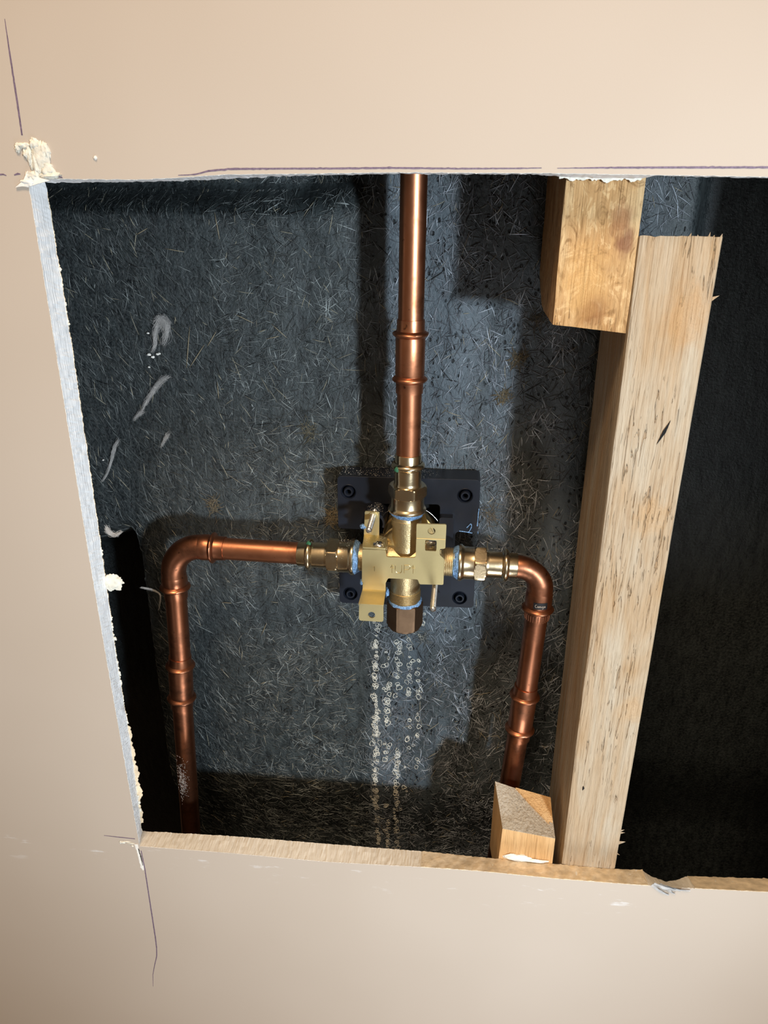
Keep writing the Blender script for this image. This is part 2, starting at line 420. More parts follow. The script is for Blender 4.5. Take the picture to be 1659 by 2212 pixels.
v, f = fringe('L', .0, .99, T-.2, lambda t, i: .12+.5*max(0, nz(i*.5, 32))+(5.5*max(0, nz(i*.045, 42)+.22)+2.0*max(0, nz(i*.21, 14))+.8*abs(nz(i*.9, 4)))*(.02 < t < .22), .35)
link('backing_paper', v, f, 'tan', wall, label='torn brown backing paper')
v, f = fringe('B', .001, .99, .25, lambda t, i: .05+.30*max(0, nz(i*.6, 52)))
link('paper_fringe', v, f, 'paper', wall)
v, f = fringe('T', .585, .672, T-1.2, lambda t, i: max(.1, .9+1.5*nz(i*.13, 61)+.7*nz(i*.5, 21)), 1.0, .0012)
link('plaster_skim', v, f, 'plaster', wall)
# brown paper torn over the right half of the sill
def sill_paper(x0, x1, nx=110, ny=6):
    v = []; f = []
    for i in range(nx+1):
        x = x0+(x1-x0)*i/nx
        for j in range(ny+1):
            k = j/ny; y = .2+k*(T-.2+.9*nz(x*.4, 1))
            z = lerp_list(bot_f, x)*(1-min(y/T, 1))+lerp_list(bot_b, x)*min(y/T, 1)
            v.append((x+nz(y, x*.2)*.8, y, z+.35+.45*nz(x*.25, y*.4, 4)+.25*nz(x*.9, y)))
    for i in range(nx):
        for j in range(ny): a = i*(ny+1)+j; f.append((a, a+1, a+ny+2, a+ny+1))
    n0 = len(v); v += [(p[0], p[1], p[2]-.7) for p in v]
    g = [tuple(q+n0 for q in reversed(t)) for t in f]
    rim = [(i*(ny+1), (i+1)*(ny+1)) for i in range(nx)]+[((i+1)*(ny+1)+ny, i*(ny+1)+ny) for i in range(nx)]
    g += [(a, b, b+n0, a+n0) for a, b in rim]
    return v, f+g
v, f = sill_paper(-12, 139); link('backing_paper', v, f, 'tan', wall, smooth=60, label='torn brown paper on the sill')
v, f = sill_paper(169, 221, 40); link('backing_paper', v, f, 'tan', wall, smooth=60, label='torn brown paper on the sill')

def lump(cx, cy, cz, rx, ry, rz, seed=0, amp=.35, n=20, freq=1.6):
    v = []; f = []
    for i in range(n+1):
        th = math.pi*i/n
        for k in range(2*n):
            ph = math.pi*k/n; d = Vector((math.sin(th)*math.cos(ph), math.sin(th)*math.sin(ph), math.cos(th)))
            q = 1+amp*nz(d.x*freq+seed, d.y*freq, d.z*freq)+amp*.5*nz(d.x*freq*2.7+seed, d.y*freq*2.7, d.z*freq*2.7)
            v.append((cx+d.x*rx*q, cy+d.y*ry*q, cz+d.z*rz*q))
    m = 2*n
    for i in range(n):
        for k in range(m): f.append((i*m+k, i*m+(k+1) % m, (i+1)*m+(k+1) % m, (i+1)*m+k))
    return v, f
# plaster lump hanging on the back of the left edge
mb = MB(); mb.add(*lump(-211.5, 14.6, -221.5, 6.2, 1.3, 5.4, 3, .3, 24, 2.0)); mb.add(*lump(-208.2, 15.2, -220.8, 3.6, 1.2, 3.0, 8, .5, 20, 2.6))
mb.link('plaster_lump', 'plaster', wall, smooth=50)
mb = MB()
for k in range(46):
    z = random.choice((-17, -40, -60, -200, -236, -250, -270, -280, -290, -310, -330, -352, -385, -400))+random.gauss(0, 5); r = random.uniform(.3, 1.0)
    p = rim_point('L', (z+427)/435.2, 14.8); mb.add(*lump(p[0]+random.uniform(-.3, .9), p[1], p[2], r, r*.6, r*random.uniform(.8, 1.9), k*2.3, .6, 8, 2.5))
mb.link('plaster_crumb', 'plaster', wall, smooth=60)
# crumbled corner at the top left
mb = MB()
for (x, z, rx, rz, s_) in ((-206.5, 17.5, 4.6, 6.2, 1), (-204, 12.2, 3.6, 3.2, 2), (-208.5, 23.2, 2.4, 2.6, 3), (-203.5, 20.5, 2.2, 3.6, 4), (-209.5, 14, 1.4, 5.6, 5),
                           (-211.8, 17.5, 1.1, 5.4, 6), (-214.6, 22.6, 3.4, 1.3, 7), (-217.2, 21.6, 1.3, 2.0, 8), (-213.2, 19.3, 1.6, 2.4, 13), (-203, 9.6, 5.2, 1.5, 9), (-212, 9.4, 3.0, 2.2, 10)):
    mb.add(*lump(x, -.1, z, rx, 1.5, rz, s_*3.1, .45, 14, 2.2))
mb.link('plaster_crumble', 'plaster', wall, smooth=60)
def slab(poly, y0, y1): return plate(poly, [], y0, y1)
mb = MB(); mb.add(*slab([(-221.5, 4.2), (-216.8, 7.2), (-213.8, 11.5), (-212.6, 9.8), (-203, 7.4), (-209, 6.0), (-214, 4.6), (-218, 4.7)], -1.2, -.2))
mb.add(*lump(-214.5, -.8, 6.4, 3.2, .9, 1.6, 31, .5, 12)); mb.link('torn_paper', 'paper', wall, smooth=40)
mb = MB(); mb.add(*lump(-179, -.2, 17.4, .9, .7, .9, 5, n=8)); mb.link('plaster_crumb', 'paper', wall, smooth=60)
# saw cut overrun below the bottom left corner, with its chips
v, f = ribbon([(-215.4, -425, 1.3), (-214.4, -434, 1.2), (-213.9, -441, 1.4), (-213.4, -447, 1.6), (-213.1, -450, .5)], 1.6, -.35, .35, .5); link('saw_overrun', v, f, 'paper', wall)
v, f = ribbon([(-214, -429, .8), (-213.1, -438, .9), (-212.6, -445, .5)], .6, -.5, .3, .8); link('saw_overrun', v, f, 'hole', wall)
mb = MB()
for (x, z, rx, rz) in ((-225.5, -424.6, 1.9, .8), (-222, -423.6, 3.8, .4), (-219.3, -424.8, 2.6, .45), (-218.5, -427.2, .8, .8), (-227, -424.8, .8, 1.3)):
    mb.add(*lump(x, 0, z, rx, .6, rz, x, .5, 10))
mb.link('torn_paper', 'plaster', wall, smooth=60)
# curled scrap of grey paper at the notch in the sill
mb = MB()
for k, (x0, z0, x1, z1, w) in enumerate(((142, -416, 160, -419.4, 3.6), (141, -417, 153, -424.6, 2.6), (146, -415.6, 166, -419, 2.0), (150, -418, 157, -423, 2.2))):
    v = []; n = 14
    for i in range(n+1):
        t = i/n; x = x0+(x1-x0)*t; z = z0+(z1-z0)*t
        for j in range(4):
            q = j/3-.5; v.append((x+q*w*.3, -.6-1.2*math.sin(t*3)*(1+q)+.6*nz(t*4, j, k), z+q*w*(1-abs(t-.4)*.9)+.5*nz(t*5, j*2, k+4)))
    v2 = [(a, b+.35, c) for a, b, c in v]; f = [(i*4+j, i*4+j+1, i*4+j+5, i*4+j+4) for i in range(n) for j in range(3)]
    g = [tuple(q+len(v) for q in reversed(t)) for t in f]; mb.add(v+v2, f+g)
mb.link('torn_paper', 'dust', wall, smooth=60, label='curled grey paper scrap')

# ------------------------------------------------------------------ back of the shower panel
P = 115.0
def panel_y(x, z):  # recessed at right, lower left, top and bottom to make those parts dark
    t = min(max((x-130)/26, 0), 1); y = P+58*t*t*(3-2*t)
    t = min(max((-238-x)/16, 0), 1); u = min(max((-222-z+.35*(x+250))/60, 0), 1); y += 120*t*t*(3-2*t)*u*u*(3-2*u)
    t = min(max((z+9)/18, 0), 1)*min(max((-50-x)/60, 0), 1); y += 34*t*t*(3-2*t)
    t = min(max((-450-z)/110, 0), 1); y += 24*t*t*(3-2*t)
    fade = min(max((-x+150)/40, 0), 1)*min(max((x+190)/60, 0), 1)
    y += fade*(1.1*math.sin(x*.16+.8*math.sin(z*.012))*(1 if x > -60 else .35)+.9*nz(x*.03, z*.012, 3)+.5*nz(x*.12, z*.03, 5))
    return y
xs = list(np.arange(-430, 431, 3.0)); zs = list(np.arange(-800, 321, 5.0)); V = []; F = []
for x in xs:
    for z in zs: V.append((x, panel_y(x, z), z))
nzs = len(zs)
for i in range(len(xs)-1):
    for j in range(nzs-1): a = i*nzs+j; F.append((a, a+1, a+nzs+1, a+nzs))
n0 = len(V); V += [(p[0], p[1]+5, p[2]) for p in V]; F += [tuple(q+n0 for q in reversed(t)) for t in F]
for i in range(len(xs)-1):
    for j in (0, nzs-1): a = i*nzs+j; F.append((a, a+nzs, a+nzs+n0, a+n0))
for j in range(nzs-1):
    for i in (0, len(xs)-1): a = i*nzs+j; F.append((a, a+1, a+1+n0, a+n0))
panel = link('wall_back', V, F, 'panel', smooth=60, kind='structure')
bpy.context.view_layer.update()

def strands(n, gen, name, m, parent, kind='stuff', label=None, h=.22):
    """n short stiff strands lying on a surface; gen(i) -> (points, half width, colour)"""
    V = []; F = []; col = []
    for i in range(n):
        r = gen(i)
        if r is None: continue
        pts, w, c = r; b = len(V); k = len(pts)
        for j, p in enumerate(pts):
            a = pts[max(j-1, 0)]; e = pts[min(j+1, k-1)]; tx, tz = e[0]-a[0], e[2]-a[2]; L = math.hypot(tx, tz) or 1
            nx, nz_ = -tz/L*w, tx/L*w; ww = .35 if j in (0, k-1) else 1
            V += [(p[0]+nx*ww, p[1]+.05, p[2]+nz_*ww), (p[0], p[1]-h*ww, p[2]), (p[0]-nx*ww, p[1]+.05, p[2]-nz_*ww)]
            col += [c]*3
        for j in range(k-1):
            q = b+j*3; F += [(q, q+1, q+4, q+3), (q+1, q+2, q+5, q+4), (q+2, q, q+3, q+5)]
        F += [(b, b+2, b+1), (b+3*k-3, b+3*k-2, b+3*k-1)]
    me = bpy.data.meshes.new(name); me.from_pydata([(a*S, b*S, c*S) for a, b, c in V], [], F); me.update()
    at = me.color_attributes.new('tint', 'FLOAT_COLOR', 'POINT')
    at.data.foreach_set('color', np.array([(*c, 1) for c in col], dtype=np.float32).ravel())
    for p in me.polygons: p.use_smooth = True
    me.materials.append(M[m]); o = bpy.data.objects.new(name, me); C.objects.link(o); o.parent = parent
    if kind: o['kind'] = kind
    if label: o['label'] = label
    return o
def gen_mat(i):
    x = random.uniform(-290, 128); z = random.uniform(-560, 20)
    pz = .5+.9*nz(x*.035, z*.02, 2)
    if x < -170: pz -= .15
    if x > 60: pz -= .15
    if random.random() > max(.15, pz+.25): return None
    L = random.choice((4, 6, 8, 11, 14))*random.uniform(.6, 1.2)
    if x < -165: a = random.gauss(2.05, .45)
    elif x > -75: a = random.gauss(1.57, .8)
    else: a = random.uniform(0, math.pi)
    bend = random.uniform(-.15, .15); pts = []; lift = random.uniform(0, .35)
    for j in range(4):
        t = j/3-.5; aa = a+bend*t; px = x+math.cos(aa)*L*t; pzz = z+math.sin(aa)*L*t
        pts.append((px, panel_y(px, pzz)-.1-lift*(1-abs(t)*1.4), pzz))
    g = random.random()
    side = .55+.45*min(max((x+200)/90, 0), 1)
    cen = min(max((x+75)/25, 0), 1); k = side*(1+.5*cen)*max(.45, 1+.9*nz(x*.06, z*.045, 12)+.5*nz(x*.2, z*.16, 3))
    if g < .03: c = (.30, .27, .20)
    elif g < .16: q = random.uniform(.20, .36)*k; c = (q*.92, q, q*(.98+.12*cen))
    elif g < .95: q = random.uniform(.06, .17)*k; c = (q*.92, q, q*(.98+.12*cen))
    else: q = random.uniform(.005, .02); c = (q, q, q)
    return pts, random.uniform(.14, .36), c
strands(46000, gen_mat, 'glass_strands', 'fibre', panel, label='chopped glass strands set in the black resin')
def bundle(cx, cz, n, rad, c, spread=6.3):
    def g(i):
        a = random.uniform(0, spread); L = random.uniform(.5, 1)*rad; ox, oz = random.gauss(0, rad*.3), random.gauss(0, rad*.35); pts = []
        for j in range(4):
            t = j/3; px = cx+ox+math.cos(a+t*.2)*L*t; pz = cz+oz+math.sin(a+t*.2)*L*t; pts.append((px, panel_y(px, pz)-.5-.5*t, pz))
        q = random.uniform(.6, 1.2); return pts, .13, tuple(k*q for k in c)
    return g
for (x, z, n, r_k, c) in ((-88, -213, 110, 8, (.26, .20, .11)), (-178, -207, 60, 9, (.20, .16, .10)), (35, -95, 70, 8, (.22, .16, .08)), (28, -120, 70, 7, (.22, .16, .08)), (45, -70, 50, 8, (.16, .13, .09)), (24, -205, 60, 10, (.16, .13, .09)), (-105, -150, 60, 8, (.2, .18, .12)), (-20, -310, 60, 8, (.22, .22, .20))):
    strands(n, bundle(x, z, n, r_k, c), 'loose_strands', 'fibre', panel, label='frayed tan glass strands')
def gen_tan(i):
    px = [(398, 800, 410, 700), (402, 798, 440, 748), (450, 750, 470, 720), (600, 690, 640, 730), (512, 675, 560, 692), (480, 440, 500, 490), (590, 740, 620, 730), (464, 830, 466, 870),
          (300, 500, 330, 480), (370, 540, 410, 545), (428, 1336, 460, 1336), (520, 1420, 535, 1390)]
    pos = [(-188, -107, -183, -79), (-186, -107, -174, -91), (-172, -92, -165, -82), (-127, -76, -117, -85), (-152, -70, -139, -76), (-160, -8, -158, -24), (-131, -86, -122, -84), (-167, -116, -167, -128),
           (-213, -22, -205, -18), (-195, -30, -182, -32), (-178, -290, -170, -290), (-148, -318, -143, -306)][i]
    x0, z0, x1, z1 = pos; pts = []
    for j in range(4):
        t = j/3; px_ = x0+(x1-x0)*t; pz = z0+(z1-z0)*t; pts.append((px_, panel_y(px_, pz)-1.0, pz))
    return pts, .32, (.33, .27, .18)
strands(12, gen_tan, 'straw_strands', 'fibre', panel, label='long straw coloured strands', h=.5)
# beaded white deposits running down below the valve
def ring(cx, cz, r, w, seed):
    v = []; f = []; n = 14; m = 5
    e = random.uniform(.7, 1.5)
    for i in range(n):
        a = 2*math.pi*i/n; q = r*(1+.7*nz(math.cos(a)+seed, math.sin(a), seed)); px = cx+math.cos(a)*q; pz = cz+math.sin(a)*q*e
        ww = w*(.6+.8*abs(nz(a, seed, 4)))
        for k in range(m):
            b = 2*math.pi*k/m; v.append((px+math.cos(a)*math.cos(b)*ww, panel_y(px, pz)-.25+math.sin(b)*ww*.8, pz+math.sin(a)*math.cos(b)*ww))
    for i in range(n):
        for k in range(m): f.append((i*m+k, i*m+(k+1) % m, ((i+1) % n)*m+(k+1) % m, ((i+1) % n)*m+k))
    return v, f
mb = MB()
for cx, dens, z0, z1 in ((-57, .78, -292, -560), (-47.5, .8, -297, -560), (-39.5, .8, -297, -560), (-30, .45, -300, -470), (-23, .5, -282, -440)):
    z = z0
    while z > z1:
        if nz(z*.06, cx) > -.12-dens*.15 and random.random() < dens:
            for _ in range(random.choice((1, 2, 3, 3)) if cx < -50 else random.choice((1, 1, 2))):
                r = random.uniform(.7, 1.9); mb.add(*ring(cx+random.gauss(0, 1.2), z+random.gauss(0, 1), r, random.uniform(.22, .46), random.random()*50))
        z -= random.uniform(1.6, 3.6)
mb.link('mineral_deposit', 'deposit', panel, smooth=60, kind='stuff', label='beaded white mineral deposits in vertical runs')
# unseen boards added round the cavity to stop room light leaking in
for i, b in enumerate(((-432, -428, T, 178, -800, 320), (428, 432, T, 178, -800, 320), (-432, 432, T, 178, 318, 324), (-432, 432, T, 178, -806, -798))):
    v, f = box(*b); link('light_stop_%d' % (i+1), v, f, 'back', kind='structure')

# ------------------------------------------------------------------ timber
def timber(name, x0t, x1t, x0b, x1b, y0, y1, z0, z1, m, nzx=10, nzz=60, top_jag=0, bot_slope=0, bow=.25):
    """upright timber: grid skin with slightly wavy faces and eased arrises; left/right edges run from top (t) to bottom (b)"""
    sec = []
    e = 2.0
    def ring_at(z, k):
        xa = x0t+(x0b-x0t)*k; xb = x1t+(x1b-x1t)*k; p = []
        def edge(ax, ay, bx, by, n):
            for i in range(n): t = i/n; p.append((ax+(bx-ax)*t, ay+(by-ay)*t))
        edge(xa+e, y0, xb-.7, y0, 14); edge(xb-.7, y0, xb, y0+.8, 2); edge(xb, y0+.8, xb, y1-.8, 8); edge(xb, y1-.8, xb-.8, y1, 2)
        edge(xb-.8, y1, xa+.8, y1, 8); edge(xa+.8, y1, xa, y1-.8, 2); edge(xa, y1-.8, xa, y0+1.6, 8); edge(xa, y0+1.6, xa+.35, y0+.7, 2); edge(xa+.35, y0+.7, xa+e, y0, 2)
        return p
    v = []; f = []; nn = None
    for i in range(nzz+1):
        k = i/nzz; z = z1+(z0-z1)*k; R = ring_at(z, k); nn = len(R)
        for j, (x, y) in enumerate(R):
            w = bow*nz(x*.05+3, y*.05, z*.02)+.12*nz(x*.6, y*.6, z*.05)
            zz = z
            if i == 0 and top_jag: zz += -(y-y0)*.12+ top_jag*(.6*nz(x*.5, y*.4, 2)+(.9*max(0, nz(x*1.6, 3, y*.3)) if x > x0t+18 else 0))
            if bot_slope: zz += bot_slope*(x-x0b)*k**6
            v.append((x+w, y+w*.6, zz))
    for i in range(nzz):
        for j in range(nn): f.append((i*nn+j, i*nn+(j+1) % nn, (i+1)*nn+(j+1) % nn, (i+1)*nn+j))
    f += [tuple(range(nn)), tuple(nzz*nn+j for j in reversed(range(nn)))]
    return link(name, v, f, m, smooth=35)
stud = timber('timber_stud', 81.2, 119.9, 85.0, 121.0, T+.3, 93, -470, -15.2, 'stud', top_jag=1.2, nzz=90)
tag(stud, 'long pale softwood stud with weathered face, standing upright right of the copper pipes', 'timber')
mb = MB()
for (x, z, dx, dz, w) in ((104.3, -15.8, .9, 2.4, 1.3), (106.5, -15.8, -.6, 1.2, .9), (109, -15.8, -.9, 1.6, 1.2), (113.2, -15.8, .6, 2.9, .9), (115, -15.8, .9, 1.5, 1.4), (118.6, -15.8, .8, 2.2, 1.1), (97, -15.8, .5, 1.0, .9)):
    mb = MB(); mb.add([(x-w, 16.4, z-1), (x+w, 16.2, z-1), (x+dx, 16.2, z+dz), (x, 18.5, z-1)], [(0, 1, 2), (1, 3, 2), (3, 0, 2), (0, 3, 1)]); mb.link('splinter', 'stud', stud)
for (x, z, dx, dz) in ((120.4, -44, 2.8, 2.0), (120.6, -391, 2.4, 2.6), (120.6, -392.5, 3.0, 1.6), (120.2, -401, 4.6, 2.2), (120.2, -402.5, 4.8, 3.4), (120, -410, 2.8, -1.4)):
    mb = MB(); mb.add([(x-.8, 17.5, z-1.4), (x-.8, 17.5, z+1.0), (x+dx, 16.6, z+dz), (x-.8, 19, z)], [(0, 1, 2), (1, 3, 2), (3, 0, 2), (0, 3, 1)]); mb.link('splinter', 'stud', stud)
for (x0, z0, x1, z1, w) in ((109.5, -105, 104, -119, 1.1), (92, -353, 91.5, -357, .9)):
    link_g = MB(); link_g.add([(x0, 15.45, z0), ((x0+x1)/2+w, 15.3, (z0+z1)/2), (x1, 15.45, z1), ((x0+x1)/2-w*.4, 15.3, (z0+z1)/2+1), ((x0+x1)/2, 17, (z0+z1)/2)], [(0, 1, 4), (1, 2, 4), (2, 3, 4), (3, 0, 4), (0, 3, 2, 1)]); link_g.link('gouge', 'hole', stud)

# upper noggin with its chamfered back corner
def upper_block():
    v = []; f = []; nxx, nyy, nz2 = 16, 20, 26
    def zbot(x, y):
        k = (y-T)/(111-T); base = -57.8-(x-44)*.09
        if k > .45: base += 17*((k-.45)/.55)**2.4      # rounded rear bottom corner
        return base
    def pt(a, b, c):                                    # unit box -> block
        x = 44.2+a*36.6+(1-c)*1.2*(0); y = T+.4+b*(111-T-.4); z = 60+(zbot(x, y)-60)*(1-c)
        w = .28*nz(x*.12, y*.1, z*.08)+.12*nz(x*.8, y*.5, z*.3)
        return (x+w, y+w*(1 if b < .5 else 0), z+w*.5)
    idx = {}
    def vid(i, j, k):
        q = (i, j, k)
        if q not in idx: idx[q] = len(v); v.append(pt(i/nxx, j/nyy, (k/nz2)))
        return idx[q]
    for j in range(nyy):
        for k in range(nz2):
            f.append((vid(0, j, k), vid(0, j, k+1), vid(0, j+1, k+1), vid(0, j+1, k))); f.append((vid(nxx, j, k), vid(nxx, j+1, k), vid(nxx, j+1, k+1), vid(nxx, j, k+1)))
    for i in range(nxx):
        for k in range(nz2):
            f.append((vid(i, 0, k), vid(i+1, 0, k), vid(i+1, 0, k+1), vid(i, 0, k+1))); f.append((vid(i, nyy, k), vid(i, nyy, k+1), vid(i+1, nyy, k+1), vid(i+1, nyy, k)))
        for j in range(nyy):
            f.append((vid(i, j, 0), vid(i, j+1, 0), vid(i+1, j+1, 0), vid(i+1, j, 0))); f.append((vid(i, j, nz2), vid(i+1, j, nz2), vid(i+1, j+1, nz2), vid(i, j+1, nz2)))
    return link('timber_block', v, f, 'block', smooth=40)
tag(upper_block(), 'orange knotty wood block hanging from the top edge of the opening beside the stud', 'timber')
bpy.data.objects['timber_block'].data.name = 'timber_block'
# lower offcut: sawn orange front, grey sloping top
lb = thing('timber_block', (60, 40, -440), 'short sawn wood offcut with grey sloping top, at the foot of the stud', 'timber')
fr = [(42.3, T+.3, -396.2), (78.2, T+.3, -401), (78.6, T+.3, -445), (40.8, T+.3, -445)]
bk = [(37.2, 46, -383.2), (77.5, 46, -396.4), (78.3, 46, -445), (37.4, 46, -445)]
def grid_quad(a, b, c, d, n, m, amp=.25, seed=0):
    v = []; f = []
    for i in range(n+1):
        for j in range(m+1):
            s, t = i/n, j/m; p = [(a[q]*(1-s)*(1-t)+b[q]*s*(1-t)+c[q]*s*t+d[q]*(1-s)*t) for q in range(3)]
            w = amp*nz(p[0]*.5, p[1]*.5, p[2]*.5+seed) if 0 < i < n and 0 < j < m else 0
            v.append((p[0]+w*.3, p[1]-w*.4, p[2]+w))
    for i in range(n):
        for j in range(m): q = i*(m+1)+j; f.append((q, q+m+1, q+m+2, q+1))
    return v, f
mb = MB(); mb.add(*grid_quad(fr[0], fr[1], fr[2], fr[3], 12, 12)); mb.add(*grid_quad(fr[0], bk[0], bk[3], fr[3], 8, 8)); mb.add(*grid_quad(fr[1], bk[1], bk[2], fr[2], 8, 8)); mb.add(*grid_quad(bk[0], bk[1], bk[2], bk[3], 4, 4)); mb.add(*grid_quad(fr[3], fr[2], bk[2], bk[3], 4, 4))
mb.link('block_body', 'endgrain', lb)
up = lambda p, h: (p[0], p[1], p[2]+h)
tp_ = [up(fr[0], .25), up(fr[1], .25), up(bk[1], .25), up(bk[0], .25)]
mb = MB(); mb.add(*grid_quad(*tp_, 30, 24, .3, 7)); mb.add(*grid_quad(fr[0], fr[1], tp_[1], tp_[0], 30, 1)); mb.add(*grid_quad(fr[1], bk[1], tp_[2], tp_[1], 24, 1)); mb.add(*grid_quad(bk[1], bk[0], tp_[3], tp_[2], 30, 1)); mb.add(*grid_quad(bk[0], fr[0], tp_[0], tp_[3], 24, 1))
mb.link('sloping_top', 'greywood', lb, label='grey sloping sawn top')
mb = MB(); mb.add([(52, 45.5, -386.6), (77.3, 45.5, -393.0), (77.6, 24, -400.0), (74.5, 26, -397.6), (52, 45.5, -388.4), (77.3, 45.5, -396.4), (77.6, 24, -401.6), (74.5, 26, -400.4)],
                  [(0, 1, 2, 3), (4, 7, 6, 5), (0, 4, 5, 1), (1, 5, 6, 2), (2, 6, 7, 3), (3, 7, 4, 0)])
mb.link('split_wedge', 'endgrain', lb)
mb = MB(); mb.add(*lump(54, 15, -420.5, 9.5, 1.6, 2.6, 12, .4, 14)); mb.add(*lump(66, 14.6, -421.6, 9, 1.2, 1.1, 19, .4, 12)); mb.link('torn_paper', 'paper', lb, smooth=60, label='white torn paper stuck to its foot')
# ------------------------------------------------------------------ copper pipework
PR = 7.5
def pipe(a, b, m, label, dirt=None):
    a, b = Vector(a), Vector(b); L = (b-a).length; n = max(8, int(L/12)); ax = (b-a).normalized()
    v, f = lathe(a, ax, [(L*i/n, PR) for i in range(n+1)], 56)
    return tag(link('copper_pipe', v, f, m, smooth=40), label, 'pipe', None)
def press_end(s0, sgn, lip=7.0, body=8.5, ridge=10.7):
    """profile of a press socket: starts at s0 (mouth) and runs inwards; returns (s, r) list and ridge profile"""
    pr = [(0, 7.55), (.1, 8.15), (lip-1.2, 8.3), (lip-.3, 8.6)]
    rd = [(lip-.6, 8.4), (lip, 9.4), (lip+.5, 10.3), (lip+1.3, ridge), (lip+2.1, 10.35), (lip+2.8, 9.4), (lip+3.4, 8.5)]
    return [(s0+sgn*s, r) for s, r in pr], [(s0+sgn*s, r) for s, r in rd]
def coupling(a, ax, L, m, label):
    """straight press coupling with a raised ring near either mouth"""
    t = thing('pipe_coupling', a, label, 'pipe coupling'); ax = Vector(ax).normalized(); a = Vector(a)
    p1, r1 = press_end(0, 1); p2, r2 = press_end(L, -1)
    prof = p1+[(r1[-1][0], 8.5)]+[(10.8, 8.55), (12, 8.8), (L/2, 8.72), (L-12, 8.8), (L-10.8, 8.55)]+[(r2[-1][0], 8.5)]+p2[::-1]
    v, f = lathe(a, ax, prof, 64, wob=.12); link('coupling_body', v, f, m, t, smooth=32)
    for r in (r1, r2[::-1]):
        v, f = lathe(a, ax, r, 64, cap=False, wob=.16); link('press_ring', v, f, m, t, smooth=50)
    return t
# centre riser
pipe((-31.4, 66, 60), (-31.4, 66, -72), 'copper', 'upper copper riser coming down through the top edge of the opening')
coupling((-31.4, 66, -64), (0, 0, -1), 43.5, 'copper', 'copper press coupling on the central riser above the valve')
pipe((-31.4, 66, -99), (-31.3, 66, -152), 'copper', 'short copper pipe between the central coupling and the brass top adapter')
# left run
pipe((-163, 66, -219.2), (-100, 66, -219.8), 'copper', 'horizontal copper pipe left of the valve')
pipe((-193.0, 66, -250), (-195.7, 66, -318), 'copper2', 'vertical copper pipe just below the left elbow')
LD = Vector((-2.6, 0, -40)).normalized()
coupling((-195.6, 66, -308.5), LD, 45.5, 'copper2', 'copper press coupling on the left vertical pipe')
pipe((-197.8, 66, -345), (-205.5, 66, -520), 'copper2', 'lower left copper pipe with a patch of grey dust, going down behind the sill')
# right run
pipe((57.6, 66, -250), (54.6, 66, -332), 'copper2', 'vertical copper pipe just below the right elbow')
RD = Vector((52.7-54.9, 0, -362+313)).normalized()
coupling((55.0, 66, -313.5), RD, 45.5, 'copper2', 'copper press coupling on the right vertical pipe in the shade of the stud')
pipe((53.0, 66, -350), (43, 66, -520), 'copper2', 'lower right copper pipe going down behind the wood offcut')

def arc(c, r, a0, a1, n, y=66):
    return [(c[0]+r*math.cos(a0+(a1-a0)*i/n), y, c[1]+r*math.sin(a0+(a1-a0)*i/n)) for i in range(n+1)]
# left elbow
t = thing('pipe_elbow', (-193, 66, -257), 'left copper press elbow with a ring at each mouth turning from horizontal to vertical', 'pipe elbow')
cx, cz = -171.5, -240.5; rb = 21.5
pts = [(-165.5, 66, -219)]+arc((cx, cz), rb, math.pi/2, math.pi, 26)+[(-193, 66, -246)]
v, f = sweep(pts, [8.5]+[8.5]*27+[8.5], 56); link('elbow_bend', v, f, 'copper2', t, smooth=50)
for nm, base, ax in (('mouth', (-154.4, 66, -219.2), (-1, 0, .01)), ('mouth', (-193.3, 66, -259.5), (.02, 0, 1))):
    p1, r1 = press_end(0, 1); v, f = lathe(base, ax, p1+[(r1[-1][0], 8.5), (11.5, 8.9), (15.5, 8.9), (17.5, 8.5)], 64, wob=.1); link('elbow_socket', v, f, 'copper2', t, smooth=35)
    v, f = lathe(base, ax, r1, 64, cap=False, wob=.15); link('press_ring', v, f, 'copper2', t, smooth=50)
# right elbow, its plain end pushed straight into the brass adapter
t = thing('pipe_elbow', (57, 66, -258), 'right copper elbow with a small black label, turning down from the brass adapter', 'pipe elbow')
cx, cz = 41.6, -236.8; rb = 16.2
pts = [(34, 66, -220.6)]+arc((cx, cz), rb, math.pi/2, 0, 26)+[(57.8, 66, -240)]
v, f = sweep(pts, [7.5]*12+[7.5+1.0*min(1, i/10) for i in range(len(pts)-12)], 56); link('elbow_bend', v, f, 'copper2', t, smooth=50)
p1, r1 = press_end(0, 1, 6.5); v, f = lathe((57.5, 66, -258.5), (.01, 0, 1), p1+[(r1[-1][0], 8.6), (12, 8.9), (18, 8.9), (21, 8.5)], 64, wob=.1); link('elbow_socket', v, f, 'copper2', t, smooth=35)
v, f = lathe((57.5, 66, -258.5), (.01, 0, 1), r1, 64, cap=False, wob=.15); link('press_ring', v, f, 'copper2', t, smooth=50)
mb = MB()                                               # crimp marks round the mouth
for k in range(30):
    a = 2*math.pi*k/30; v, f = sweep([(57.5+8.25*math.sin(a), 66-8.25*math.cos(a), -253.2), (57.5+8.25*math.sin(a), 66-8.25*math.cos(a), -257.8)], .3, 6); mb.add(v, f)
mb.link('crimp_marks', 'copper2', t, smooth=60)
def on_cyl(cx, cy, r, u, z): return (cx+r*math.sin(u/r), cy-r*math.cos(u/r), z)
def wrap_patch(cx, cy, r, u0, u1, z0, z1, th=.12, n=20):
    v = []; f = []
    for i in range(n+1):
        u = u0+(u1-u0)*i/n
        for rr, z in ((r, z0), (r, z1), (r+th, z1), (r+th, z0)): v.append(on_cyl(cx, cy, rr, u*rr/r, z))
    for i in range(n):
        for k in range(4): f.append((i*4+k, i*4+(k+1) % 4, i*4+4+(k+1) % 4, i*4+4+k))
    return v, f+[(0, 1, 2, 3), (n*4, n*4+3, n*4+2, n*4+1)]
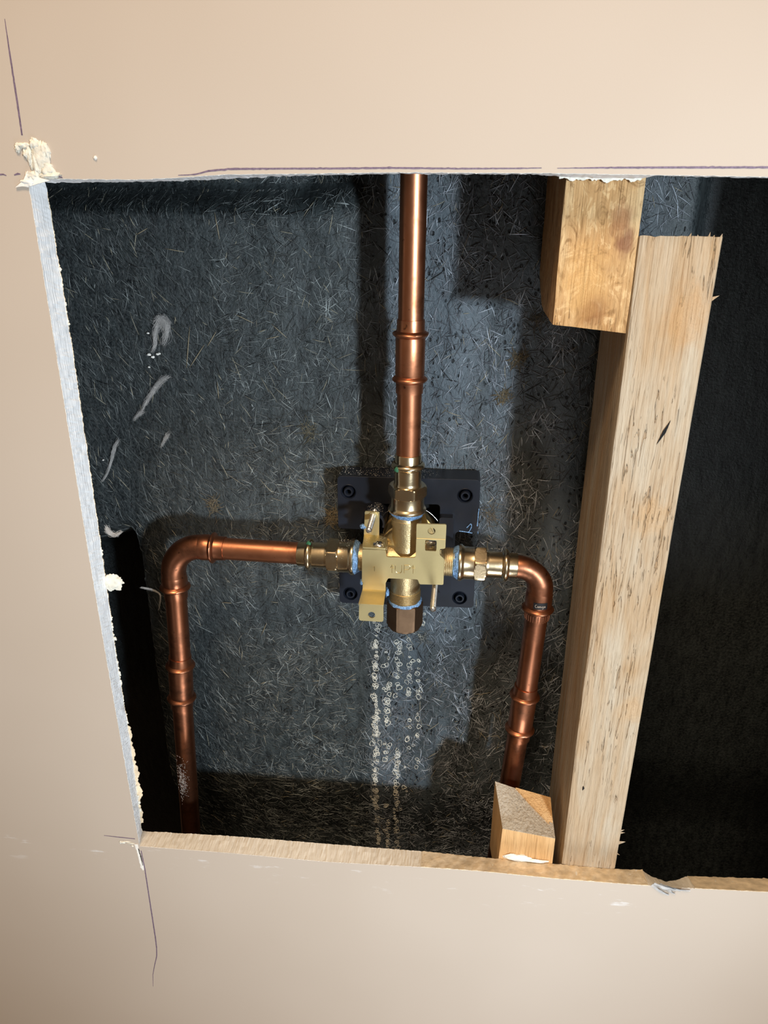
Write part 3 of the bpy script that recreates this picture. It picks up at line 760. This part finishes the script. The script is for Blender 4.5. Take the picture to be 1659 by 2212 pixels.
v, f = wrap_patch(57.6, 66, 8.95, -4.2, 5.2, -247.0, -242.2); lab = link('label_patch', v, f, 'label', t, label='small black label with cream script')
def strokes_on_cyl(lines, cx, r, rad):
    mb = MB()
    for ln in lines:
        v, f = sweep([on_cyl(cx, 66, r, u, z) for u, z in ln], rad, 6); mb.add(v, f)
    return mb
def bez(p, n=6):
    out = []
    for i in range(len(p)-1):
        a = p[max(i-1, 0)]; b = p[i]; c = p[i+1]; d = p[min(i+2, len(p)-1)]
        for k in range(n):
            q = k/n; out.append(tuple(.5*((2*b[j])+(-a[j]+c[j])*q+(2*a[j]-5*b[j]+4*c[j]-d[j])*q*q+(-a[j]+3*b[j]-3*c[j]+d[j])*q**3) for j in range(len(b))))
    return out+[p[-1]]
L0 = -244.9
scr = [bez([(-2.0, L0+1.3), (-2.8, L0+1.1), (-3.0, L0+.2), (-2.6, L0-.7), (-1.9, L0-.6)]), bez([(-1.2, L0+.4), (-1.6, L0), (-1.3, L0-.6), (-.8, L0-.3), (-1.0, L0+.3), (-1.2, L0+.4)]),
       bez([(-.5, L0-.7), (-.4, L0+.3), (0, L0+.3), (.1, L0-.6), (.2, L0+.3), (.6, L0+.3), (.8, L0-.6)]), bez([(1.2, L0+.4), (1.2, L0-.6)]),
       bez([(2.3, L0+.4), (1.8, L0+.3), (1.8, L0-.4), (2.3, L0-.3), (2.4, L0+.4), (2.3, L0-1.3), (1.7, L0-1.5)]), bez([(3.4, L0+.4), (2.9, L0+.1), (3.1, L0-.6), (3.5, L0-.2), (3.6, L0+.4), (3.8, L0-.6)])]
strokes_on_cyl(scr, 57.6, 9.08, .13).link('label_script', 'ink', lab)

# ------------------------------------------------------------------ brass press adapters
def adapter(base, ax, m, label, rot=0.0, seal=True, green=True):
    """base = centre of the sealed flange end; ax runs from the valve outwards. socket mouth at 44 mm"""
    t = thing('brass_adapter', base, label, 'pipe fitting'); ax = Vector(ax).normalized(); a = Vector(base)
    v, f = lathe(a, ax, [(0, 9), (0, 11.2), (.4, 12.2), (1.4, 12.4), (2.4, 12.0), (3.2, 11.2), (4.0, 10.8), (10.2, 10.8), (10.6, 10.4)], 64); link('threaded_barrel', v, f, m, t, smooth=35)
    h = 10.9; hx = [(10.4, 9), (10.4, 11.3, h), (10.9, 12.0, h), (11.6, 12.8, h), (16.6, 12.8, h), (17.5, 12.0, h), (18.0, 11.2, h), (18.0, 8.6)]
    v, f = lathe(a, ax, hx, 96, rot=rot); link('hex_nut', v, f, m, t, smooth=18)
    v, f = lathe(a, ax, [(17.6, 9.4), (18.8, 8.8), (20, 8.6), (28.0, 8.6), (28.6, 8.5)], 64, wob=.16); link('neck', v, f, m, t, smooth=45)
    v, f = lathe(a, ax, [(28.2, 8.5), (28.9, 9.4), (29.5, 10.3), (30.4, 10.7), (31.4, 10.6), (32.3, 9.9), (33.0, 8.7)], 64, cap=False, wob=.1); link('press_ring', v, f, m, t, smooth=60)
    v, f = lathe(a, ax, [(32.6, 8.5), (33.2, 8.3), (38.0, 8.3), (38.4, 8.1), (38.5, 7.5)], 64, wob=.12); link('collar', v, f, m, t, smooth=45)
    if green:
        p = a+ax*30.4; _, u, w = frame(ax)
        q = p+(u*.35+Vector((0, 0, 1))*.93)*10.6 if abs(ax.z) < .5 else p+(u*.80+Vector((-1, 0, 0))*.60)*10.6
        v, f = lump(q.x, q.y, q.z, 1.5, 1.0, 1.6, 4, .3, 10); link('green_mark', v, f, 'green', t, smooth=60, label='green paint dot')
    mb = MB(); v, f = lathe(a, ax, [(-3.6, 8.6), (-3.0, 10.0), (-1.6, 10.7), (-.4, 11.2), (.3, 10.8), (.3, 9)], 72, cap=False, wob=1.3)
    mb.add(v, f); mb.link('jointing_paste', 'sealant', t, smooth=70, label='blue jointing paste squeezed out at the thread')
    return t
adapter((-31.3, 66, -183.4-1.2), (0, 0, 1), 'brass', 'brass adapter standing on top of the valve under the central riser', rot=-.08)
adapter((-65.6, 66, -220.2), (-1, 0, 0), 'brass', 'brass adapter on the left port of the valve', rot=.10)
adapter((3.2, 66, -220.0), (1, 0, -.005), 'brass', 'brass adapter on the right port of the valve', rot=.10, green=False)

# ------------------------------------------------------------------ valve
val = thing('shower_valve', (-31, 70, -220), 'gold coloured brass shower valve with a bracket stamped UP amid the pipework', 'shower valve')
mb = MB()
v, f = lathe((-31.5, 66, -186), (0, 0, -1), [(0, 8.3), (0, 9.0), (1, 9.2), (1.6, 9.4), (2.4, 9.0), (4.0, 9.4), (4.0, 9.7), (8.2, 9.7), (8.4, 9.3), (30, 9.3), (34, 11.0), (40, 11.0), (42, 10.0), (56, 10.0), (57, 9.9)], 64); mb.add(v, f)
v, f = lathe((-63, 66, -220.2), (1, 0, 0), [(0, 8), (0, 9), (6, 9.2), (8, 11), (40, 11), (50, 11), (56, 10)], 64); mb.add(v, f)
mb.add(*lump(-31.5, 70, -208, 15, 11, 9, 2, .08, 20)); mb.add(*box(-56, -43, 56, 76, -209, -206.5)); mb.add(*box(-22, -8, 55, 76, -209, -206.5))
mb.link('valve_body', 'valve', val, smooth=40)
prof = []; z = 0
for k in range(7): prof += [(z, 8.7), (z+.25, 9.5), (z+.75, 9.5), (z+1.0, 8.7)]; z += 1.15
v, f = lathe((-31.5, 66, -242.3), (0, 0, -1), [(s, r+1.0) for s, r in prof], 56); link('thread', v, f, 'valve', val, smooth=30)
v, f = lathe((-7, 66, -219.9), (1, 0, 0), prof, 56); link('thread', v, f, 'valve', val, smooth=30)
v, f = lathe((-31.5, 70, -214), (0, 1, 0), [(0, 14), (2, 17), (20, 17), (20, 18), (36, 18)], 56); link('cartridge_housing', v, f, 'valve', val, smooth=35)
v, f = lathe((-31.5, 88, -214), (0, 1, 0), [(0, 23.6), (.1, 23.8), (.4, 23.8), (.5, 23.6)], 72, cap=False); link('retaining_ring', v, f, 'steel', val, smooth=40)
# bracket
Y0, Y1 = 50.0, 51.3
outl = [(-58.5, -206.5), (-43.4, -206.2), (-42.9, -211.0), (-25.3, -210.6), (-24.1, -209.8), (-24.0, -196.2), (-24.1, -186.8), (-5.4, -186.2), (-5.5, -202.9), (-9.0, -203.3), (-8.8, -207.6), (-5.8, -210.2), (-5.7, -228.8), (-21.2, -229.4), (-22.3, -225.9), (-41.6, -226.3), (-43.4, -230.5), (-58.8, -230.5)]
def rnd(o, spec, d=.5): return rounded(o, d)
mb = MB()
oo = rounded(outl, 1.1)
mb.add(*plate(oo, [rounded([(-18.3, -197.6), (-18.3, -205.1), (-11.1, -205.1), (-11.1, -197.6)], .9), circle(-14.6, -191.2, 2.4)], Y0, Y1))
mb.add(*plate(rounded([(-58.5, 50), (-43.4, 50), (-43.8, 66), (-49.6, 69.5), (-59.8, 69.5)], .8), [], -206.0, -204.8, lambda a, b, y: (a, b, y)))
mb.add(*plate(rounded([(-60, -206), (-49.8, -206), (-49.6, -188), (-59.2, -188)], .8), [], 69, 70.2))
mb.add(*plate(rounded([(-58.4, -229), (-43.4, -229), (-43.3, -237.2), (-58.6, -237.2)], .4), [], 51.6, 52.8))
mb.add(*plate([(-58.6, 32.6), (-42.6, 32.6), (-43.3, 52.6), (-58.6, 52.6)], [], -237.4, -236.2, lambda a, b, y: (a, b, y)))
mb.add(*plate(rounded([(-58.2, -236.3), (-42.7, -236.3), (-42.6, -248.6), (-58.4, -248.6)], 1.8), [circle(-50.2, -244.0, 2.3)], 32.4, 33.6))
mb.add(*plate(rounded([(-26, -207), (-12, -207), (-18.5, -195), (-20, -189), (-26, -189)], .8), [], 73, 74.2))
br = mb.link('bracket', 'bracket', val, smooth=35, bevel=.22)
# fold line below the right tab and the raised lip of the window
v, f = sweep([(-23.8, 49.98, -196.9), (-5.7, 49.98, -196.7)], .35, 8); link('fold', v, f, 'bracket', br, smooth=60)
def stroke(lines, rad, y): 
    mb = MB()
    for ln in lines: mb.add(*sweep([(a, y, b) for a, b in ln], rad, 6))
    return mb
def arrow(x, z0, z1): return [[(x, z0), (x, z1)], [(x-1.0, z1-2.2), (x, z1), (x+1.0, z1-2.2), (x-.9, z1-2.2)]]
lines = [bez([(-36.9, -216.6), (-36.9, -219.8), (-36.2, -221.6), (-34.6, -222.1), (-33.2, -221.5), (-32.7, -219.6), (-32.7, -216.4)])]
lines += [[(-31.2, -221.9), (-31.2, -216.2)], bez([(-31.2, -216.2), (-28.8, -216.1), (-27.5, -216.9), (-27.7, -218.6), (-29.2, -219.3), (-31.2, -219.3)])]
lines += arrow(-39.0, -222.2, -216.4)+arrow(-25.4, -221.8, -215.8)
lines += [[(-51.2, -218.8), (-50.4, -218.2), (-50.4, -221.7)]]
stroke(lines,   .22, 49.95).link('stamped_text', 'engraved', br, label='stamped 1 and UP between two upward arrows')
# pan head screws on the top flange and behind the window
def screw(x, y, z, lab, rr=3.2):
    v, f = lathe((x, y, z), (0, 0, 1), [(-3, 1.6), (0, 1.6), (0, rr), (.7, rr), (1.4, rr*.82), (1.8, rr*.5), (1.9, .1)], 40); o = link('screw', v, f, 'steel', val, smooth=45, label=lab)
    mb = MB()
    for a in (0.4, 0.4+math.pi/2):
        c, s = math.cos(a), math.sin(a); h = 1.7; w = .28; p = [(x+c*h-s*w, y+s*h+c*w), (x+c*h+s*w, y+s*h-c*w), (x-c*h+s*w, y-s*h-c*w), (x-c*h-s*w, y-s*h+c*w)]
        mb.add([(a_, b_, z+1.5) for a_, b_ in p]+[(a_, b_, z+1.98) for a_, b_ in p], [(0, 1, 2, 3), (7, 6, 5, 4), (0, 4, 5, 1), (1, 5, 6, 2), (2, 6, 7, 3), (3, 7, 4, 0)])
    mb.link('cross_slot', 'hole', o)
screw(-48.6, 54.5, -204.7, 'cross head screw on the flange', 3.4); screw(-14.8, 60, -203.5, 'cross head screw seen through the window')
v, f = lathe((-14.8, 60, -207), (0, 0, 1), [(0, 4), (2.6, 4)], 32); link('washer', v, f, 'steel', val, smooth=40)
# threaded studs pointing out of the wall
def tstud(x, z, y0, y1, lab):
    prof = [(0, 1.6)]; s = 0; L = y0-y1
    while s < L-2.6: prof += [(s, 1.62), (s+.22, 1.92), (s+.5, 1.92), (s+.72, 1.62)]; s += .75
    prof += [(L-1.9, 1.9), (L-.9, 1.85), (L-.2, 1.2), (L, .9)]
    v, f = lathe((x, y0, z), (0, -1, 0), prof, 32); return link('threaded_stud', v, f, 'steel', val, smooth=30, label=lab)
tstud(-53.6, -191, 76, 44.5, 'steel threaded stud pointing out above the bracket'); tstud(-11.3, -234.8, 90, 27.5, 'steel threaded stud pointing out below the bracket')
v, f = lathe((-53.6, 69, -191), (0, -1, 0), [(0, 3.0), (.8, 3.0), (.9, 2.2)], 32); link('washer', v, f, 'bracket', val, smooth=40)
v, f = lathe((-14.6, 72, -233.5), (0, -1, 0), [(0, 5.6), (3, 5.6), (3.6, 5.0)], 32); link('washer', v, f, 'valve', val, smooth=40)
for q in ((-60.5, 70, -199.4, 2.0, 2, 1.6, 7, .4, 12), (-59.3, 53, -231.8, 1.0, 1.4, 2.2, 17, .5, 12), (-42.8, 58, -241, 1.1, 2.0, 3.4, 9, .6, 12)):
    v, f = lump(*q); link('jointing_paste', v, f, 'sealant', val, smooth=70, label='smear of blue jointing paste')

# blanking nut under the valve
nut = thing('blanking_nut', (-31.4, 66, -272), 'brown bronze hexagonal blanking nut closing the bottom of the valve', 'nut')
h = 10.75; v, f = lathe((-31.4, 66, -251.2), (0, 0, -1), [(0, 8), (0, 10.9, h), (.5, 11.7, h), (1.2, 12.5, h), (17.6, 12.5, h), (19.0, 11.6, h), (19.9, 10.6), (20, 6)], 96, rot=-.13)
link('hex_nut', v, f, 'bronze', nut, smooth=18)
v, f = lathe((-31.4, 66, -252.0), (0, 0, 1), [(0, 9), (.2, 11.0), (1.4, 11.3), (2.3, 10.9), (2.8, 9.6)], 72, cap=False, wob=1.0); link('jointing_paste', v, f, 'sealant', nut, smooth=70, label='blue jointing paste on the thread')

# ------------------------------------------------------------------ black mounting box on the panel
mbx = thing('mounting_box', (-33, 113, -270), 'square black plastic mounting box behind the valve with a screw boss in each corner', 'mounting box')
bos = [(-73.6, -184.2), (5.8, -183.2), (-73.0, -263.6), (5.7, -261.8)]
outer = rounded([(-81.3, -173.2), (15.4, -171.6), (15.9, -209.8), (0.5, -210.0), (0.5, -236.5), (15.9, -236.5), (15.8, -269.4), (-81.2, -271.6), (-81.2, -236.5), (-63, -236.5), (-63, -212.0), (-81.3, -212.0)], 3.0)
inner = rounded([(-63, -193), (-10.6, -190.5), (-10.6, -240), (-16, -252), (-50, -252), (-63, -240)], 4.0)
inner = rounded([(-60, -192.5), (-10.8, -190.5), (-10.8, -199), (-6, -234), (-8, -247), (-14, -252), (-50, -252), (-60, -240)], 3.0)
v, f = plate(outer, [inner]+[circle(x, z, 4.9, 28) for x, z in bos], 93, 112.5); link('front_plate', v, f, 'plastic', mbx, smooth=40, bevel=1.6)
v, f = plate(rounded([(-60.5, -192), (-8, -190), (-5, -252), (-60.5, -252)], 2), [], 108, 110); link('recess_floor', v, f, 'hole', mbx)
for x, z in bos:
    v, f = lathe((x, 93, z), (0, 1, 0), [(0, 5.4), (-.5, 5.0), (.2, 4.5), (6, 4.5), (6.4, 3.7), (-.6, 3.3), (-1.2, 2.9), (-1.2, 2.0), (-.8, 1.75), (9, 1.7)], 40, cap=False); b_ = link('screw_boss', v, f, 'plastic', mbx, smooth=40)
    v, f = lathe((x, 98.5, z), (0, 1, 0), [(0, 1.72), (.5, 1.72)], 24); link('screw_hole', v, f, 'hole', b_)
# open half tube guarding the upper stud
v = []; f = []; n = 36; cxx, czz = -54.2, -199.0
ang = [math.radians(-22+224*i/n) for i in range(n+1)]
for a in ang:
    for r, y in ((8.0, 74.5), (6.3, 74.5), (6.3, 108), (8.0, 108)): v.append((cxx+r*math.cos(a), y, czz+r*math.sin(a)))
for i in range(n):
    for k in range(4): f.append((i*4+k, i*4+(k+1) % 4, i*4+4+(k+1) % 4, i*4+4+k))
f += [(0, 1, 2, 3), (n*4+3, n*4+2, n*4+1, n*4)]
link('stud_guard', v, f, 'plastic', mbx, smooth=40)
mb = MB(); mb.add(*plate(rounded([(-10.8, -197.2), (-1.0, -197.2), (-1.0, -252), (-6, -258), (-10.8, -250)], 1.6), [], 86, 100)); mb.link('raised_block', 'plastic', mbx, smooth=40, bevel=.8)
mb = MB()
for pts in ([(15.0, 92.6, -205), (15.2, 92.4, -196), (15.4, 92.3, -192)], [(3, 92.7, -209.3), (8, 92.5, -209.7), (12, 92.5, -210.3)], [(8, 92.6, -206.5), (10.5, 92.4, -203.5), (11, 92.4, -206), (9.5, 92.5, -209.5)], [(15.8, 94, -210), (15.9, 96, -212)]):
    mb.add(*sweep(bez(pts, 5), .35, 6))
mb.link('jointing_paste', 'sealant', mbx, smooth=60, label='pale smears of paste on the right edge')

# ------------------------------------------------------------------ fluff and dust
def tuft(path, n, spread, label, rad=.036, name='dust_tuft', taper=True):
    mb = MB()
    for i in range(int(n*1.7)):
        ox, oz, oy = random.gauss(0, spread), random.gauss(0, spread), -abs(random.gauss(0, spread*.9)); ph = random.uniform(0, 9)
        t0 = random.uniform(0, .35); t1 = random.uniform(.55, 1); P = bez(path, 7); P = P[int(t0*(len(P)-1)):max(int(t1*(len(P)-1)), int(t0*(len(P)-1))+3)]
        Q = []
        for j, p in enumerate(P):
            q = j/len(P); k = (1-.6*q) if taper else 1
            Q.append((p[0]+ox*k+spread*1.5*nz(q*3+ph, 1), p[1]+oy, p[2]+oz*k+spread*1.5*nz(q*3+ph, 5)))
        mb.add(*sweep(Q, rad, 4))
    o = mb.link(name, 'dust', smooth=60); tag(o, label, 'dust')
    return o
Yp = 113.2
tuft([(-205, Yp, -80), (-202, Yp, -75), (-198, Yp, -77), (-199, Yp, -85), (-203, Yp, -93)], 90, 2.0, 'largest pale grey hairy tuft of fluff, high on the left of the fibre panel')
tuft([(-203, Yp, -76), (-207, Yp, -84), (-208, Yp, -92), (-212, Yp, -98)], 50, 1.0, 'long tapering tail of grey fluff hanging below the largest tuft')
tuft([(-200, Yp, -113), (-207, Yp, -117), (-215, Yp, -126), (-221, Yp, -135), (-226, Yp, -144)], 60, 1.1, 'slanting grey strip of fluff in the middle left of the panel')
tuft([(-222, Yp, -138), (-226, Yp, -141), (-231, Yp, -147)], 40, .9, 'short bright curl of fluff at the foot of the slanting strip')
tuft([(-205, Yp, -154), (-208, Yp, -158), (-213, Yp, -166)], 30, 1.0, 'small faint tuft of fluff right of the slanting strip')
tuft([(-243, Yp, -160), (-247, Yp, -166), (-251, Yp, -176), (-256, Yp, -187), (-263, Yp, -196)], 60, .7, 'thin twisted grey thread of fluff next to the left edge of the opening')
tuft([(-212, 19, -185), (-210, 19, -189), (-206, 19, -190), (-201, 19, -187)], 70, .9, 'pinkish wisp of fluff on the inner side of the left edge', .05)
tuft([(-233, 95, -270), (-222, 95, -272), (-218, 95, -277), (-222, 95, -292)], 30, .4, 'curved hair-like thread hanging in the dark beside the left vertical pipe', .06)
mb = MB()
for k in range(300):                                    # dust clinging to the lower left pipe
    z = random.gauss(-419, 8); u = random.gauss(-1.2, 2.0); q = random.uniform(0, 6.3); L = random.uniform(.5, 1.6)
    cxp = -197.8+(-205.5+197.8)*(-345-z)/(520-345)
    a = on_cyl(cxp, 66, 7.6, u, z); b = on_cyl(cxp, 66, 7.8, u+math.cos(q)*L, z+math.sin(q)*L); mb.add(*sweep([a, b], .06, 4))
o = mb.link('pipe_dust', 'dust', bpy.data.objects['copper_pipe.004'], kind='stuff', label='patch of grey dust')
mb = MB()
for (x, z, r) in ((-213, -98.5, 1.3), (-210.5, -100, 1.2), (-207, -98, 1.1), (-205.5, -97.5, .9), (-214, -107, .8), (-212, -84, .9), (-211.5, -121, .8), (-257, -176, .7)):
    mb.add(*lump(x, Yp-.6, z, r, .7, r*.7, x, .5, 8))
tag(mb.link('plaster_crumbs', 'paper', smooth=60, kind='stuff'), 'scattered white plaster crumbs stuck on the left of the fibre panel', 'crumbs')
mb = MB()
for k in range(700):                                    # bright specks of grit on the upward facing surfaces
    q = random.random()
    if q < .55: x, y, z = random.uniform(-80, 14), random.uniform(94, 111), -172.4+.2
    elif q < .65: x, y, z = random.uniform(-58, -44), random.uniform(51, 68), -204.5
    elif q < .8: a = random.gauss(1.57, .4); x, y, z = cxx+8.2*math.cos(a), random.uniform(77, 92), czz+8.2*math.sin(a)
    elif q < .9: a = random.gauss(0, .6); x, y, z = random.uniform(-76, -64), 66-11*math.sin(a), -220+11.1*math.cos(a)
    else: a = random.gauss(0, .7); x, y, z = random.uniform(5, 32), 66-10.2*math.sin(a), -220+10.6*math.cos(a)
    r = random.uniform(.07, .2); mb.add([(x-r, y, z), (x+r, y, z), (x, y-r, z), (x, y+r*.5, z+r*1.3)], [(0, 1, 3), (1, 2, 3), (2, 0, 3), (0, 2, 1)])
tag(mb.link('grit', 'deposit', kind='stuff'), 'bright specks of grit on the tops of the valve, fittings and mounting box', 'grit')
